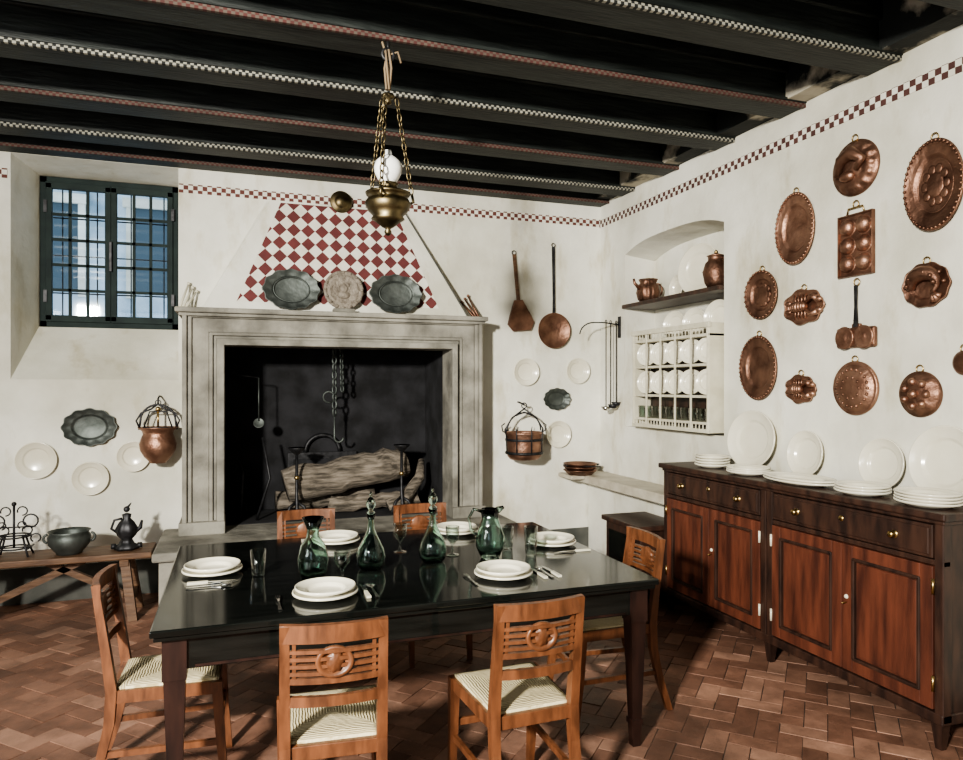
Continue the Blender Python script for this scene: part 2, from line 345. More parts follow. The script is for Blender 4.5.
b.done('chimney_hood')
# ---------------------------------------------------------------- helpers for wall objects
def WR(y,z,x=3.394): return Matrix(((0,0,-1,x),(-1,0,0,y),(0,1,0,z),(0,0,0,1)))
def WB(x,z,y=6.196): return Matrix(((1,0,0,x),(0,0,-1,y),(0,1,0,z),(0,0,0,1)))
def plateprof(d=.028): return [(0,.008),(.56,.006),(.62,.010),(.66,.020),(.70,.023),(.94,d),(.96,d+.004),(.99,d+.005),(1,d+.001),(1,d-.004),(.76,.012),(.64,.002),(0,.002)]
def dish(b,rx,ry,m,d=.028,n=0,amp=0,M=None,seg=48): 
    p=plateprof(d); p=[(r,z,1 if r>.68 else 0) for r,z in p]
    b.lathe(p,m,M,seg=seg,sx=rx,sy=ry,n=n,amp=amp)
def wplate(name,M,rx,ry,m=CERAM,n=0,amp=0):
    b=B(); dish(b,rx,ry,m,n=n,amp=amp,d=.034,seg=72 if n else 48); return b.done(name,M)
wplate('pewter_platter',WB(-1.066,1.331),.19,.145,PEWTER,12,.035)
for x,z,r in((-1.425,1.086,.14),(-1.06,.935,.13),(-.76,1.094,.12),(2.597,1.783,.13),(3.14,1.796,.125),(2.93,1.187,.13)): wplate('white_plate',WB(x,z),r,r)
wplate('pewter_platter',WB(2.915,1.525),.14,.105,PEWTER,12,.035)
for x in(.43,1.29):
    b=B(); dish(b,.225,.165,PEWTER,.03,12,.035,T((0,.175,0)),72)
    b.lathe([(.60,.022),(.62,.026),(.64,.022)],PEWTER,T((0,.175,0)),48,sx=.225,sy=.165)
    b.done('pewter_platter',WB(x,2.257,5.925)@R(-.10,'X'))
b=B(); b.box(-.09,.09,0,.03,-.03,.05,STONE,.005)
b.lathe([(0,.0),(.15,0),(.165,.008),(.165,.02),(.15,.028),(.14,.018),(.125,.018),(.12,.024),(.11,.016),(0,.018)],RELIEF,T((0,.19,0)),40)
b.ball((0,.205,.02),.035,RELIEF,sc=(1,1.2,.6)); b.ball((0,.15,.018),.05,RELIEF,sc=(1.1,.7,.4)); b.ball((.02,.235,.02),.025,RELIEF,sc=(1.4,.8,.5))
for k in range(16): a=2*pi*k/16; b.ball((.15*math.cos(a),.19+.15*math.sin(a),.026),.012,RELIEF,u=8,v=6)
b.done('relief_medallion',WB(.85,2.256,5.92)@R(-.10,'X'))
b=B(); b.lathe([(0,0),(.09,0),(.095,.01),(.09,.02),(.06,.014),(.05,.03),(.03,.035),(0,.05)],BRONZE); b.done('bronze_disc',WB(.86,3.235,6.155))
for x0,sg in((-.415,1),(2.075,-1)):
    b=B()
    for k in range(3):
        b.tube([(x0+k*.022*sg,6.02,2.262),(x0+k*.03*sg+.06*sg,6.17,2.256+.22-.03*k)],[.012,.007],CREAMP if sg>0 else COPPERD,seg=8)
        b.ball((x0+k*.03*sg+.06*sg,6.16,2.256+.22-.03*k),.014,CREAMP if sg>0 else COPPERD,u=8,v=6)
    b.done('fire_tools')
b=B(); b.lathe([(0,0),(.06,0),(.065,.012),(.10,.05),(.128,.10),(.135,.15),(.12,.20),(.108,.225),(.115,.25),(.145,.275),(.147,.28),(.112,.262),(.100,.225),(.0,.21)],COPPER,seg=40)
b.tube([(-.135,0,.26)]+arc((0,0,.33),.125,180,0,14)+[(.135,0,.26)],.008,IRON,seg=8)
for s in(-1,1): b.tube([(s*.13,0,.27),(s*.155,0,.33),(s*.12,0,.39),(s*.05,0,.42),(0,0,.46)],.007,IRON)
b.tube([(-.10,.0,.28),(-.06,0,.40),(.06,0,.40),(.10,0,.28)],.006,IRON); b.tube([(0,0,.455),(0,0,.50),(0,.1,.52),(0,.135,.52)],.007,IRON); b.ball((0,0,.42),.02,BRASS)
b.tube(ring((0,0,.47),.02,'y'),.004,IRON,closed=True); b.tube([(0,0,.40),(0,0,.28)],.008,BRASS); b.tube([(-.11,0,.275),(.11,0,.275)],.006,IRON)
b.done('copper_bucket',T((-.57,6.05,1.05)))
b=B(); b.lathe([(0,0),(.13,0),(.155,.03),(.165,.12),(.168,.24),(.178,.25),(.178,.235),(.16,.22),(.158,.12),(.14,.03),(0,.01)],COPPER,T((0,0,0)),40)
for z in(.06,.18): b.lathe([(.16,z-.012),(.175,z-.01),(.175,z+.01),(.16,z+.012)],IRON)
for s in(-1,1): b.tube([(s*.17,0,.2),(s*.19,0,.27),(s*.12,0,.38),(0,0,.46)],.007,IRON); b.tube([(s*.17,0,.24),(s*.21,0,.26),(s*.22,0,.31),(s*.19,0,.33)],.006,IRON)
for k in range(8): a=2*pi*k/8; b.tube([(.17*math.cos(a),.17*math.sin(a),.06),(.177*math.cos(a),.177*math.sin(a),.24),(.185*math.cos(a),.17*math.sin(a),.29)],[.006,.006,.003],IRON,seg=6)
b.tube(arc((0,0,.26),.165,180,0,14),.007,IRON); b.tube([(-.08,0,.40),(0,0,.43),(.08,0,.40)],.007,IRON)
b.tube(ring((0,0,.49),.025,'y'),.005,IRON,closed=True); b.tube([(0,.0,.50),(0,.12,.52),(0,.16,.52)],.007,IRON)
b.done('copper_cauldron',T((2.50,5.99,.98)))
b=B(); b.lathe([(0,.005),(.13,.005),(.16,.045),(.17,.05),(.17,.045),(.135,0),(0,0)],COPPERD,seg=40)
b.bar([(0,.15,.03),(0,.3,.03),(0,.80,.02)],(1,0,0),(0,0,1),[.03,.022,.03],[.006,.01,.008],IRON); b.tube(ring((0,.82,.02),.018,'z'),.004,IRON,closed=True)
b.done('frying_pan',WB(2.88,2.18))
b=B()
b.poly([(-.10,-.02,.01),(-.13,-.10,.01),(-.09,-.17,.03),(.09,-.17,.03),(.13,-.10,.01),(.10,-.02,.01),(.04,.12,.01),(-.04,.12,.01)]+[(-.10,-.02,.045),(-.13,-.10,.045),(-.09,-.17,.045),(.09,-.17,.045),(.13,-.10,.045),(.10,-.02,.045),(.04,.12,.03),(-.04,.12,.03)],
 [tuple(range(8)),tuple(range(15,7,-1))]+[(k,(k+1)%8,8+(k+1)%8,8+k) for k in range(8)],COPPERD)
b.bar([(0,.08,.02),(0,.55,.02)],(1,0,0),(0,0,1),.03,.018,BENCHW); b.tube(ring((0,.565,.02),.02,'z'),.004,IRON,closed=True)
b.done('fire_shovel',WB(2.53,2.34)@R(.10,'Z'))
b=B(); b.box(3.385,3.398,5.80,5.84,2.1,2.3,IRON,.003)
b.tube([(3.39,5.82,2.22),(3.25,5.84,2.24)]+[(3.15-.15*math.sin(t),5.86,2.12+.12*math.cos(t)) for t in [x*.25 for x in range(0,7)]],.006,IRON)
for k,(yy,ln) in enumerate(((5.80,.78),(5.83,.76),(5.84,.74))):
    x=3.24+.065*k
    b.tube([(x,yy,2.24),(x,yy,2.24-ln)],.005,IRON); b.tube(ring((x,yy,2.245),.015,'x'),.004,IRON,closed=True)
    b.lathe([(0,-.035),(.03,-.028),(.045,0),(.047,0),(.03,-.033),(0,-.04)],STEEL if k==0 else IRON,T((x,yy-.04*(k%2),2.24-ln)))
b.done('hanging_ladles')
# ---------------------------------------------------------------- copper moulds on right wall
def hook(b,y): b.tube(ring((0,y,.012),.020,'z'),.0035,BRASS,closed=True,seg=6)
def beaded(b,rx,ry,m,n=30):
    for k in range(n): a=2*pi*k/n; b.ball((rx*.95*math.cos(a),ry*.95*math.sin(a),.032),.009,m,u=8,v=6)
def oval(y,z,rx,ry,m,n=34,motif=False):
    b=B(); dish(b,rx,ry,m,.026,seg=64); beaded(b,rx,ry,m,n); b.lathe([(.57,.006),(.59,.011),(.61,.006)],m,sx=rx,sy=ry,seg=48); hook(b,ry+.012)
    if motif:
        for k in range(10): a=2*pi*k/10; b.ball((rx*.36*math.cos(a),ry*.36*math.sin(a),.008),.022,m,sc=(1,1.2,.25),u=10,v=6)
        b.ball((0,0,.008),.05,m,sc=(1,1.3,.2))
    b.done('copper_platter',WR(y,z))
oval(2.656,2.68,.165,.235,COPPERD,44,True); oval(3.604,2.655,.165,.23,COPPER,44); oval(3.912,2.27,.155,.165,COPPERD,28,True); oval(3.941,1.775,.18,.22,COPPERD,44)
def fluted(r,m,n=12,h=.075):
    b=B(); b.lathe([(r,0,0),(r,.012,0),(r*.9,.016,.3),(r*.85,h*.6,1),(r*.7,h,1),(r*.55,h*.8,1),(r*.42,h*.9,.6),(r*.3,h*1.15,.3),(0,h*1.25,0)],m,seg=96,n=n,amp=.06); hook(b,r+.012)
    return b
b=B(); r=.155; b.lathe([(r,0),(r*1.01,.012),(r*.97,.02),(r*.92,.016),(r*.86,.018),(r*.8,.03),(r*.6,.045),(r*.3,.053),(0,.055)],COPPER,seg=64)
for k in range(20): a=2*pi*k/20; b.ball((r*.7*math.cos(a),r*.7*math.sin(a),.036),.010,COPPERD,u=8,v=6)
for k in range(10): a=2*pi*k/10; b.ball((r*.4*math.cos(a),r*.4*math.sin(a),.046),.010,COPPERD,u=8,v=6)
hook(b,r+.012); b.done('copper_jelly_mould',WR(3.15,1.638))
b=fluted(.16,COPPERD,14,.045)
b.tube([(-.09,-.04,.05),(-.05,.05,.06),(.03,.07,.07),(.09,.02,.06),(.05,-.03,.06)],[.02,.035,.04,.03,.012],COPPERD,seg=10); b.ball((-.02,-.05,.05),.04,COPPER,sc=(1.3,.8,.7)); b.done('copper_jelly_mould',WR(3.15,2.912))
b=B(); r=.12; b.lathe([(r,0,0),(r,.015,0),(r*.85,.02,.3),(r*.7,.045,1),(r*.4,.05,1),(0,.06,0)],COPPERD,seg=64,n=8,amp=.06)
for k in range(7):
    a=2*pi*k/7; b.ball((.065*math.cos(a),.065*math.sin(a),.045),.022,COPPER,u=10,v=8)
b.ball((0,0,.06),.026,COPPER); hook(b,r+.012); b.done('copper_flower_mould',WR(2.74,1.608))
def fish(name,y,z,rx,ry,m):
    b=B(); dish(b,rx,ry,m,.02,10,.03)
    pts=[];rad=[]
    for k in range(15):
        t=k/14; a=math.radians(200-250*t); pts.append((rx*.55*math.cos(a),ry*.52*math.sin(a),.035)); rad.append(.012+.028*math.sin(pi*min(1,t*1.15+.05))**.8 if t<.87 else .012)
    b.tube(pts,rad,m,seg=10)
    p=pts[-1]
    for da in(-.5,0,.5): b.tube([p,(p[0]+.05*math.cos(-1+da),p[1]+.05*math.sin(-1+da),.03)],[.01,.018],m,seg=6)
    for k in range(1,13,2): q=pts[k]; b.ball((q[0]*1.45,q[1]*1.45,.03),.012,m,u=8,v=6); b.ball((q[0]*1.02,q[1]*1.02,.062),.012,COPPERD,u=8,v=6)
    hook(b,ry+.01); b.done(name,WR(y,z))
fish('copper_fish_mould',2.70,2.174,.135,.115,COPPERD)
def lobster(name,y,z,rx,ry,m):
    b=B(); dish(b,rx,ry,m,.02,7,.06)
    for k in range(6): b.ball((-.02+rx*.12*(k-2.5),0,.035),.032-.003*abs(k-2),m,sc=(.7,1.2,1),u=10,v=8)
    for s in(-1,1):
        b.tube([(rx*.2,s*.02,.03),(rx*.5,s*ry*.5,.035),(rx*.78,s*ry*.35,.03)],[.012,.018,.022],m)
        b.ball((rx*.8,s*ry*.3,.03),.026,m,sc=(1.3,.8,.7),u=10,v=8)
        for k in range(4): b.tube([(rx*(-.3+.15*k),s*.02,.03),(rx*(-.4+.18*k),s*ry*.7,.022)],.006,m,seg=6)
        b.ball((-rx*.72,s*ry*.25,.028),.024,m,sc=(1.2,.7,.5),u=10,v=8)
    hook(b,ry+.01); b.done(name,WR(y,z))
lobster('copper_lobster_mould',3.537,2.15,.165,.11,COPPER); lobster('copper_crab_mould',3.562,1.631,.125,.09,COPPER)
b=B(); b.box(-.118,.118,-.175,.175,.0,.012,COPPERD,.005)
for a in(-1,1):
    for c in(-1,0,1): b.lathe([(.048,.012),(.045,.03),(.03,.046),(0,.053)],COPPER,T((a*.056,c*.106,0)),20); b.lathe([(.048,.01),(.052,.018),(.056,.01)],COPPER,T((a*.056,c*.106,0)),20)
b.box(-.12,.12,-.18,-.17,0,.025,COPPERD,.003); b.box(-.12,.12,.17,.18,0,.025,COPPERD,.003); b.box(-.122,-.114,-.18,.18,0,.025,COPPERD,.003); b.box(.114,.122,-.18,.18,0,.025,COPPERD,.003)
b.tube([(-.06,.18,.015),(-.05,.215,.015),(.05,.215,.015),(.06,.18,.015)],.005,BRASS); hook(b,.235); b.done('copper_egg_pan',WR(3.143,2.466))
b=B()
b.box(-.135,.135,-.058,.058,0,.028,COPPERD,.012)
for a in(-1,1):
    b.lathe([(.062,.02),(.066,.036),(.058,.040),(.045,.03),(.02,.045),(0,.048)],COPPER,T((a*.067,0,0)),28)
b.box(-.03,.03,.04,.08,0,.02,COPPERD,.006); b.bar([(0,.06,.02),(0,.18,.02),(0,.30,.02)],(1,0,0),(0,0,1),[.03,.014,.02],.008,IRON); hook(b,.32)
b.done('copper_double_pan',WR(3.137,1.93))
b=B(); b.lathe([(0,.03),(.04,.03),(.06,.015),(.062,0)],COPPERD); hook(b,.07); b.done('copper_small_mould',WR(2.50,1.765))
# ---------------------------------------------------------------- niche shelf, pots, plates
b=B(); b.box(3.36,3.719,4.335,5.725,2.36,2.395,DARKW,.005)
b.done('niche_shelf')
b=B(); b.lathe([(0,0),(.06,0),(.09,.03),(.105,.09),(.09,.15),(.07,.18),(.085,.21),(.08,.21),(.06,.18),(.0,.17)],COPPERD,n=12,amp=.03,seg=72)
b.tube(arc((.085,0,.12),.06,80,-80,8),.008,COPPERD); b.tube([(-.085,0,.12),(-.14,0,.17),(-.15,0,.21)],[.02,.014,.01],COPPERD); b.done('copper_jug',T((3.50,5.50,2.396)))
b=B(); b.lathe([(0,0),(.06,0),(.085,.04),(.10,.12),(.08,.19),(.06,.21),(.06,.24),(.07,.245),(0,.27)],COPPERD,seg=36)
b.tube([(-.0,-.07,.22),(0,-.13,.2),(0,-.13,.1),(0,-.09,.07)],.009,COPPERD); b.lathe([(.09,.12),(.104,.125),(.09,.13)],COPPERD); b.ball((0,0,.275),.015,BRASS); b.done('copper_jar',T((3.46,4.50,2.396)))
def leanR(name,y,z,rx,ry,x=3.396,lean=.14,m=CERAM,yaw=0): 
    b=B(); dish(b,rx,ry,m,d=.034,M=T((0,ry,0))); return b.done(name,WR(y,z,x-ry*2*math.sin(lean)-.003)@R(yaw,'Y')@R(-lean,'X'))
leanR('white_platter',4.92,2.397,.21,.215,3.66,.10,yaw=.25)
leanR('white_plate',5.27,2.397,.10,.11,3.68,.12)
for y,r in((4.55,.135),(4.85,.12),(5.13,.12)): leanR('white_plate',y,2.045,r,r,3.56,.10,yaw=.25)
b=B(); x0,x1=3.29,3.47; y0,y1=4.36,5.42
b.box(x0,x1,y0,y0+.03,1.30,2.12,CREAM,.004); b.box(x0,x1,y1-.03,y1,1.30,2.12,CREAM,.004)
b.box(x1-.012,x1,y0+.02,y1-.02,1.33,2.03,DARKW)
for z in(1.36,1.56,1.80): b.box(x0+.01,x1-.01,y0+.02,y1-.02,z,z+.02,CREAM,.003)
b.box(x0,x1+.11,y0,y1,2.02,2.042,CREAM,.003); b.box(x0-.012,x0+.012,y0-.01,y1+.01,2.085,2.125,CREAM,.003); b.box(x0-.008,x0+.008,y0,y1,1.30,1.33,CREAM,.003)
for k in range(6):
    y=y0+.015+(y1-y0-.03)*k/5
    b.box(x0-.006,x0+.008,y-.007,y+.007,1.30,2.12,CREAM,.003)
for k in range(24):
    y=y0+.03+(y1-y0-.06)*k/23; b.tube([(x0+.002,y,1.30),(x0+.002,y,1.36)],.005,CREAM,seg=6)
    b.tube([(x0+.002,y,2.04),(x0+.002,y,2.09)],.004,CREAM,seg=6)
b.done('plate_rack')
b=B()
for k in range(5):
    for z in(1.582,1.822):
        y=y0+.015+(y1-y0-.03)*(k+.5)/5
        for j in range(2):
            M=WR(y+.012-.03*j,z,3.385-.03*j)@R(.42,'Y')@R(-.12,'X'); r=.099; dish(b,r,r,CERAM,.020,M=M@T((0,r,0)),seg=36)
b.done('rack_plates')
b=B()
for k in range(10):
    y=y0+.07+(y1-y0-.14)*k/9
    b.lathe([(0,0),(.026,0),(.032,.1),(.03,.1),(.024,.006),(0,.006)],CLEAR,T((3.34,y,1.381)),14)
b.done('rack_glasses')
b=B(); b.box(3.08,3.396,4.62,6.18,.74,.82,MARBLE,.012); b.box(2.93,3.08,5.9,6.18,.78,.82,MARBLE,.01); b.box(3.26,3.38,4.62,6.18,.0,.74,PLASTER); b.done('stone_ledge')
b=B()
for k in range(3): b.lathe([(0,0),(.11,0),(.155,.04),(.16,.045),(.155,.048),(.11,.008),(0,.008)],COPPERD,T((0,0,.03*k)),32)
b.bar([(-.02,-.14,.09),(.05,-.28,.10)],(1,0,0),(0,0,1),.02,.008,IRON)
for s in(-1,1): b.tube(arc((s*.16,0,.09),.035,-90*s+0,90*s,8,'xy') ,.006,IRON)
b.done('copper_pans',T((3.06,5.97,.82)))
b=B(); b.box(2.86,3.24,4.60,5.12,.05,.56,DARKW,.008); b.box(2.83,3.245,4.57,5.15,.56,.60,DARKW,.008); b.box(2.85,2.86,4.66,5.06,.12,.50,BLACKT,.003)
for x in(2.86,3.19):
    for y in(4.6,5.07): b.box(x,x+.05,y,y+.05,0,.06,DARKW)
b.done('wooden_chest')
# ---------------------------------------------------------------- sideboard
b=B(); X0=3.0; Y0,Y1=2.31,4.50
b.box(X0+.02,3.38,Y0+.01,Y1-.01,.13,1.045,DARKW,.004)
b.box(X0-.035,3.38,Y0-.03,Y1+.03,1.045,1.08,DARKW,.008); b.box(X0-.012,3.38,Y0-.01,Y1+.01,1.025,1.046,DARKW,.005)
b.box(X0-.008,3.37,Y0,Y1,.12,.17,DARKW,.006)
ym=3.43
def sec(a,c):
    b.box(X0-.004,X0+.05,a,a+.045,.13,1.03,DARKW,.004); b.box(X0-.004,X0+.05,c-.045,c,.13,1.03,DARKW,.004)
    b.box(X0-.002,X0+.04,a,c,.835,.86,DARKW,.003)
    b.box(X0-.008,X0+.03,a+.05,c-.05,.866,1.018,DARKW,.004); b.box(X0-.014,X0,a+.065,c-.065,.88,1.004,DARKW,.005)
    w=c-a
    for t in(.22,.78):
        y=a+w*t; b.lathe([(0,.03),(.014,.028),(.017,.02),(.008,.01),(.018,.002),(.02,0)],BRASS,WR(y,.94,X0-.014),16)
    b.lathe([(0,.004),(.014,.004),(.016,0)],BRASS,WR(a+w/2,.96,X0-.014),12)
    m=(a+c)/2
    for y0,y1 in((a+.048,m-.002),(m+.002,c-.048)):
        z0,z1=.18,.83; s=.065
        b.box(X0-.010,X0+.02,y0,y0+s,z0,z1,MAHOG,.003); b.box(X0-.010,X0+.02,y1-s,y1,z0,z1,MAHOG,.003)
        b.box(X0-.0095,X0+.02,y0+s,y1-s,z0,z0+s,MAHOG,.003); b.box(X0-.0095,X0+.02,y0+s,y1-s,z1-s,z1,MAHOG,.003)
        q=.014
        for A in((y0+s-.004,y0+s+q,z0+s,z1-s),(y1-s-q,y1-s+.004,z0+s,z1-s)): b.box(X0-.016,X0+.01,*A,DARKW,.005)
        for A in((y0+s,y1-s,z0+s-.004,z0+s+q),(y0+s,y1-s,z1-s-q,z1-s+.004)): b.box(X0-.016,X0+.01,*A,DARKW,.005)
        b.box(X0+.004,X0+.02,y0+s,y1-s,z0+s,z1-s,MAHOG); b.box(X0-.002,X0+.02,y0+s+.022,y1-s-.022,z0+s+.022,z1-s-.022,MAHOG,.004)
    b.lathe([(0,.01),(.008,.008),(.012,0)],CERAM,WR(m-.03,.56,X0-.010),12); b.tube([(X0-.01,m-.03,.53),(X0-.04,m-.03,.53)],.004,BRASS,seg=6)
    for y in(a+.045,c-.045):
        for z in(.30,.74): b.tube([(X0-.012,y,z-.035),(X0-.012,y,z+.035)],.007,CERAM if abs(y-ym)<.1 else BRASS,seg=8)
sec(Y0,ym-.004); sec(ym+.004,Y1)
for y in(Y0+.04,ym,Y1-.04):
    for x in(X0+.03,3.33): b.bar([(x,y,0),(x,y,.14)],(1,0,0),(0,1,0),[.03,.06],[.03,.06],DARKW)
b.done('sideboard')
leanR('white_platter',3.97,1.082,.235,.20); leanR('white_plate',3.49,1.082,.145,.145); leanR('white_plate',2.94,1.082,.145,.14); leanR('white_platter',2.575,1.082,.19,.185)
def stack(name,x,y,z,rx,ry,n,dz=.012):
    b=B()
    for k in range(n): dish(b,rx*(1-.01*k),ry*(1-.01*k),CERAM,.026,M=T((0,0,dz*k)),seg=40)
    return b.done(name,T((x,y,z-.001)))
stack('plate_stack',3.15,4.14,1.081,.12,.12,4,.018); stack('plate_stack',3.11,3.72,1.081,.135,.14,3)
stack('serving_tray',3.10,3.28,1.081,.14,.25,2,.014); stack('plate_stack',3.10,2.84,1.081,.13,.14,3,.014); stack('plate_stack',3.10,2.47,1.081,.13,.15,4,.014)
# ---------------------------------------------------------------- bench + objects
b=B(); b.box(-1.85,-.56,5.50,5.84,.43,.475,BENCHW,.008)
for x,s in((-1.62,-1),(-.74,1)):
    for y in(5.56,5.78): b.bar([(x+s*.06,y+(y-5.67)*.5,0),(x,y,.43)],(1,0,0),(0,1,0),.06,.05,BENCHW)
    b.box(x-.03,x+.03,5.52,5.82,.38,.43,BENCHW,.004); b.box(x+s*.04-.02,x+s*.04+.02,5.55,5.80,.12,.17,BENCHW)
b.bar([(-1.60,5.67,.15),(-1.0,5.67,.42)],(0,1,0),(0,0,1),.04,.05,BENCHW); b.bar([(-.76,5.67,.15),(-1.25,5.67,.42)],(0,1,0),(0,0,1),.04,.05,BENCHW)
b.done('trestle_bench')
b=B()
for s in(-1,1):
    for t in(-1,1): b.tube([(s*.10,t*.07,0.003),(s*.08,t*.05,.06),(s*.06,t*.03,.14)],.007,IRON); 
    b.tube(arc((s*.10,0,.24),.045,-90,220,12),.006,IRON); b.tube(arc((s*.13,0,.12),.03,-60,240,10),.005,IRON); b.tube(arc((s*.05,0,.31),.03,-90,200,10),.005,IRON)
    b.tube(arc((s*.07,.04,.17),.03,-90,200,10),.005,IRON); b.tube(arc((s*.06,-.05,.22),.025,-90,240,10),.005,IRON)
    b.tube([(s*.10,-.08,.06),(s*.10,.08,.06)],.006,IRON)
b.tube(ring((0,0,.14),.10,'z',16),.006,IRON,closed=True); b.tube(ring((0,0,.06),.09,'z',16),.006,IRON,closed=True)
b.tube([(0,0,.06),(0,0,.36)],.008,IRON); b.ball((0,0,.36),.016,IRON); b.tube([(-.10,0,.14),(.10,0,.14)],.006,IRON); b.tube([(-.13,0,.2),(.13,0,.2)],.005,IRON); b.tube([(-.09,0,.06),(.09,0,.06)],.005,IRON)
b.done('iron_trivet',T((-1.44,5.66,.476)))
b=B(); b.lathe([(0,0),(.08,0),(.085,.015),(.10,.03),(.13,.07),(.135,.12),(.12,.145),(.135,.16),(.13,.16),(.11,.14),(.12,.10),(0,.05)],PEWTER,seg=40)
b.tube(arc((.13,0,.11),.03,-80,80,8),.009,PEWTER); b.tube(arc((-.13,0,.11),.03,100,260,8),.009,PEWTER); b.done('bronze_pot',T((-1.10,5.64,.476)))
b=B(); b.lathe([(0,0),(.08,0),(.085,.02),(.05,.04),(.035,.07),(.06,.10),(.075,.14),(.05,.19),(.025,.22),(.03,.25),(0,.26)],IRON,n=6,amp=.06,seg=48)
b.tube([(.05,0,.12),(.09,0,.15),(.10,0,.2)],[.02,.015,.008],IRON); b.tube([(-.05,0,.11),(-.10,0,.15),(-.08,0,.21),(-.03,0,.22)],.009,IRON); b.ball((0,0,.285),.022,IRON); b.tube([(0,0,.29),(.03,0,.33)],[.012,.003],IRON)
b.tube([(-.07,0,.022),(-.10,0,.022)],.02,IRON); b.tube([(.07,0,.022),(.10,0,.022)],.02,IRON)
b.done('bronze_oil_lamp',T((-.74,5.66,.476)))
# ---------------------------------------------------------------- inside fireplace
b=B()
def log(p,q,r):
    p=Vector(p);q=Vector(q); n=12; pts=[];rad=[]
    for k in range(n+1): t=k/n; pts.append(p.lerp(q,t)+V(0,random.uniform(-.012,.012),random.uniform(-.014,.014))); rad.append(r*random.uniform(.9,1.08))
    b.tube(pts,rad,LOGM,seg=16)
log((.42,6.50,.76),(1.50,6.54,.93),.155); log((.35,6.72,.60),(1.25,6.72,.60),.085); log((.80,6.46,.585),(1.62,6.46,.60),.07)
b.tube([(1.3,6.3,.57),(1.45,6.32,.62),(1.62,6.4,.8),(1.66,6.5,.95)],[.05,.06,.05,.03],LOGM,seg=10)
b.done('firewood_logs')
for x in(.50,1.42):
    b=B(); b.tube([(0,-.15,0),(0,-.13,.10),(0,-.10,.2),(0,-.10,.55)],[.02,.016,.014,.012],IRON); b.tube([(-.1,-.15,0),(-.06,-.12,.10),(0,-.10,.14)],.014,IRON); b.tube([(.1,-.15,0),(.06,-.12,.10),(0,-.10,.14)],.014,IRON)
    b.lathe([(0,.55),(.02,.55),(.07,.60),(.075,.61),(.02,.56),(0,.56)],IRON,T((0,-.10,0)),20)
    b.ball((0,-.10,.35),.022,BRASS); b.done('andiron',T((x,6.375,.51)))
b=B(); b.box(-.32,.32,0,.03,0,.52,IRON,.005); b.box(-.27,.27,-.012,0,.06,.46,SOOT,.004); b.tube(arc((0,-.01,.26),.12,0,360,20),.008,IRON); b.tube(arc((0,.01,.52),.16,0,180,14),.02,IRON); b.done('fireback',T((.78,6.80,.507)))
def chain(b,p,q,m,l=.05,r=.005,w=.4):
    p=Vector(p);q=Vector(q); d=(q-p); n=max(2,int(d.length/(l*.78))); d.normalize(); s=d.orthogonal().normalized(); t=d.cross(s)
    for k in range(n):
        c=p.lerp(q,(k+.5)/n); ax=s if k%2 else t
        b.tube([c+d*(math.cos(a)*l/2)+ax*(math.sin(a)*l/2*w) for a in [2*pi*j/10 for j in range(10)]],r,m,seg=5,closed=True)
b=B(); chain(b,(0,0,2.055),(0,0,1.38),PEWTER,.08,.010,.55); b.tube([(0,0,1.4),(0,0,1.2)]+arc((.04,0,1.18),.04,180,360,8),.010,PEWTER)
b.tube(arc((-.05,0,1.55),.05,0,300,10),.009,PEWTER); chain(b,(.06,0,2.055),(.07,0,1.6),PEWTER,.06,.009,.55); b.done('pot_hook_chain',T((.85,6.5,0)))
b=B(); b.tube([(0,0,.42),(0,-.01,.05)],.006,PEWTER); b.lathe([(0,-.03),(.03,-.02),(.045,.01),(.04,.01),(0,-.02)],PEWTER,T((0,-.01,.03))@R(1.2,'X')); b.tube([(0,0,.42),(-.27,.0,.46)],.005,IRON); b.done('pot_ladle',T((.19,6.36,1.30)))
b=B(); b.tube([(-.05,0,0),(.06,.02,.35),(.0,.05,.7)],.012,IRON); b.tube([(-.18,0,0),(-.16,.05,.4),(-.20,.1,.5)],.012,IRON); b.done('fire_irons',T((.22,6.3,.51)))
# ---------------------------------------------------------------- table
b=B(); tx0,tx1,ty0,ty1=-.29,1.815,2.76,4.20
b.box(tx0,tx1,ty0,ty1,.748,.775,BLACKT,.006); b.box(tx0+.012,tx1-.012,ty0+.012,ty1-.012,.73,.748,BLACKT,.004)
a=.05
b.box(tx0+a,tx1-a,ty0+a,ty0+a+.025,.61,.73,BLACKT,.002); b.box(tx0+a,tx1-a,ty1-a-.025,ty1-a,.61,.73,BLACKT,.002); b.box(tx0+a,tx0+a+.025,ty0+a,ty1-a,.61,.73,BLACKT,.002); b.box(tx1-a-.025,tx1-a,ty0+a,ty1-a,.61,.73,BLACKT,.002)
b.box(tx0+a+.1,tx1-a-.1,ty0+a-.004,ty0+a,.615,.625,TLEG)
for x in(tx0+.08,tx1-.08):
    for y in(ty0+.08,ty1-.08):
        b.bar([(x,y,0),(x,y,.10),(x,y,.101),(x,y,.125),(x,y,.126),(x,y,.56),(x,y,.575),(x,y,.576),(x,y,.73)],(1,0,0),(0,1,0),[.036,.045,.055,.055,.045,.074,.076,.084,.084],[.036,.045,.055,.055,.045,.074,.076,.084,.084],TLEG)
b.done('dining_table')
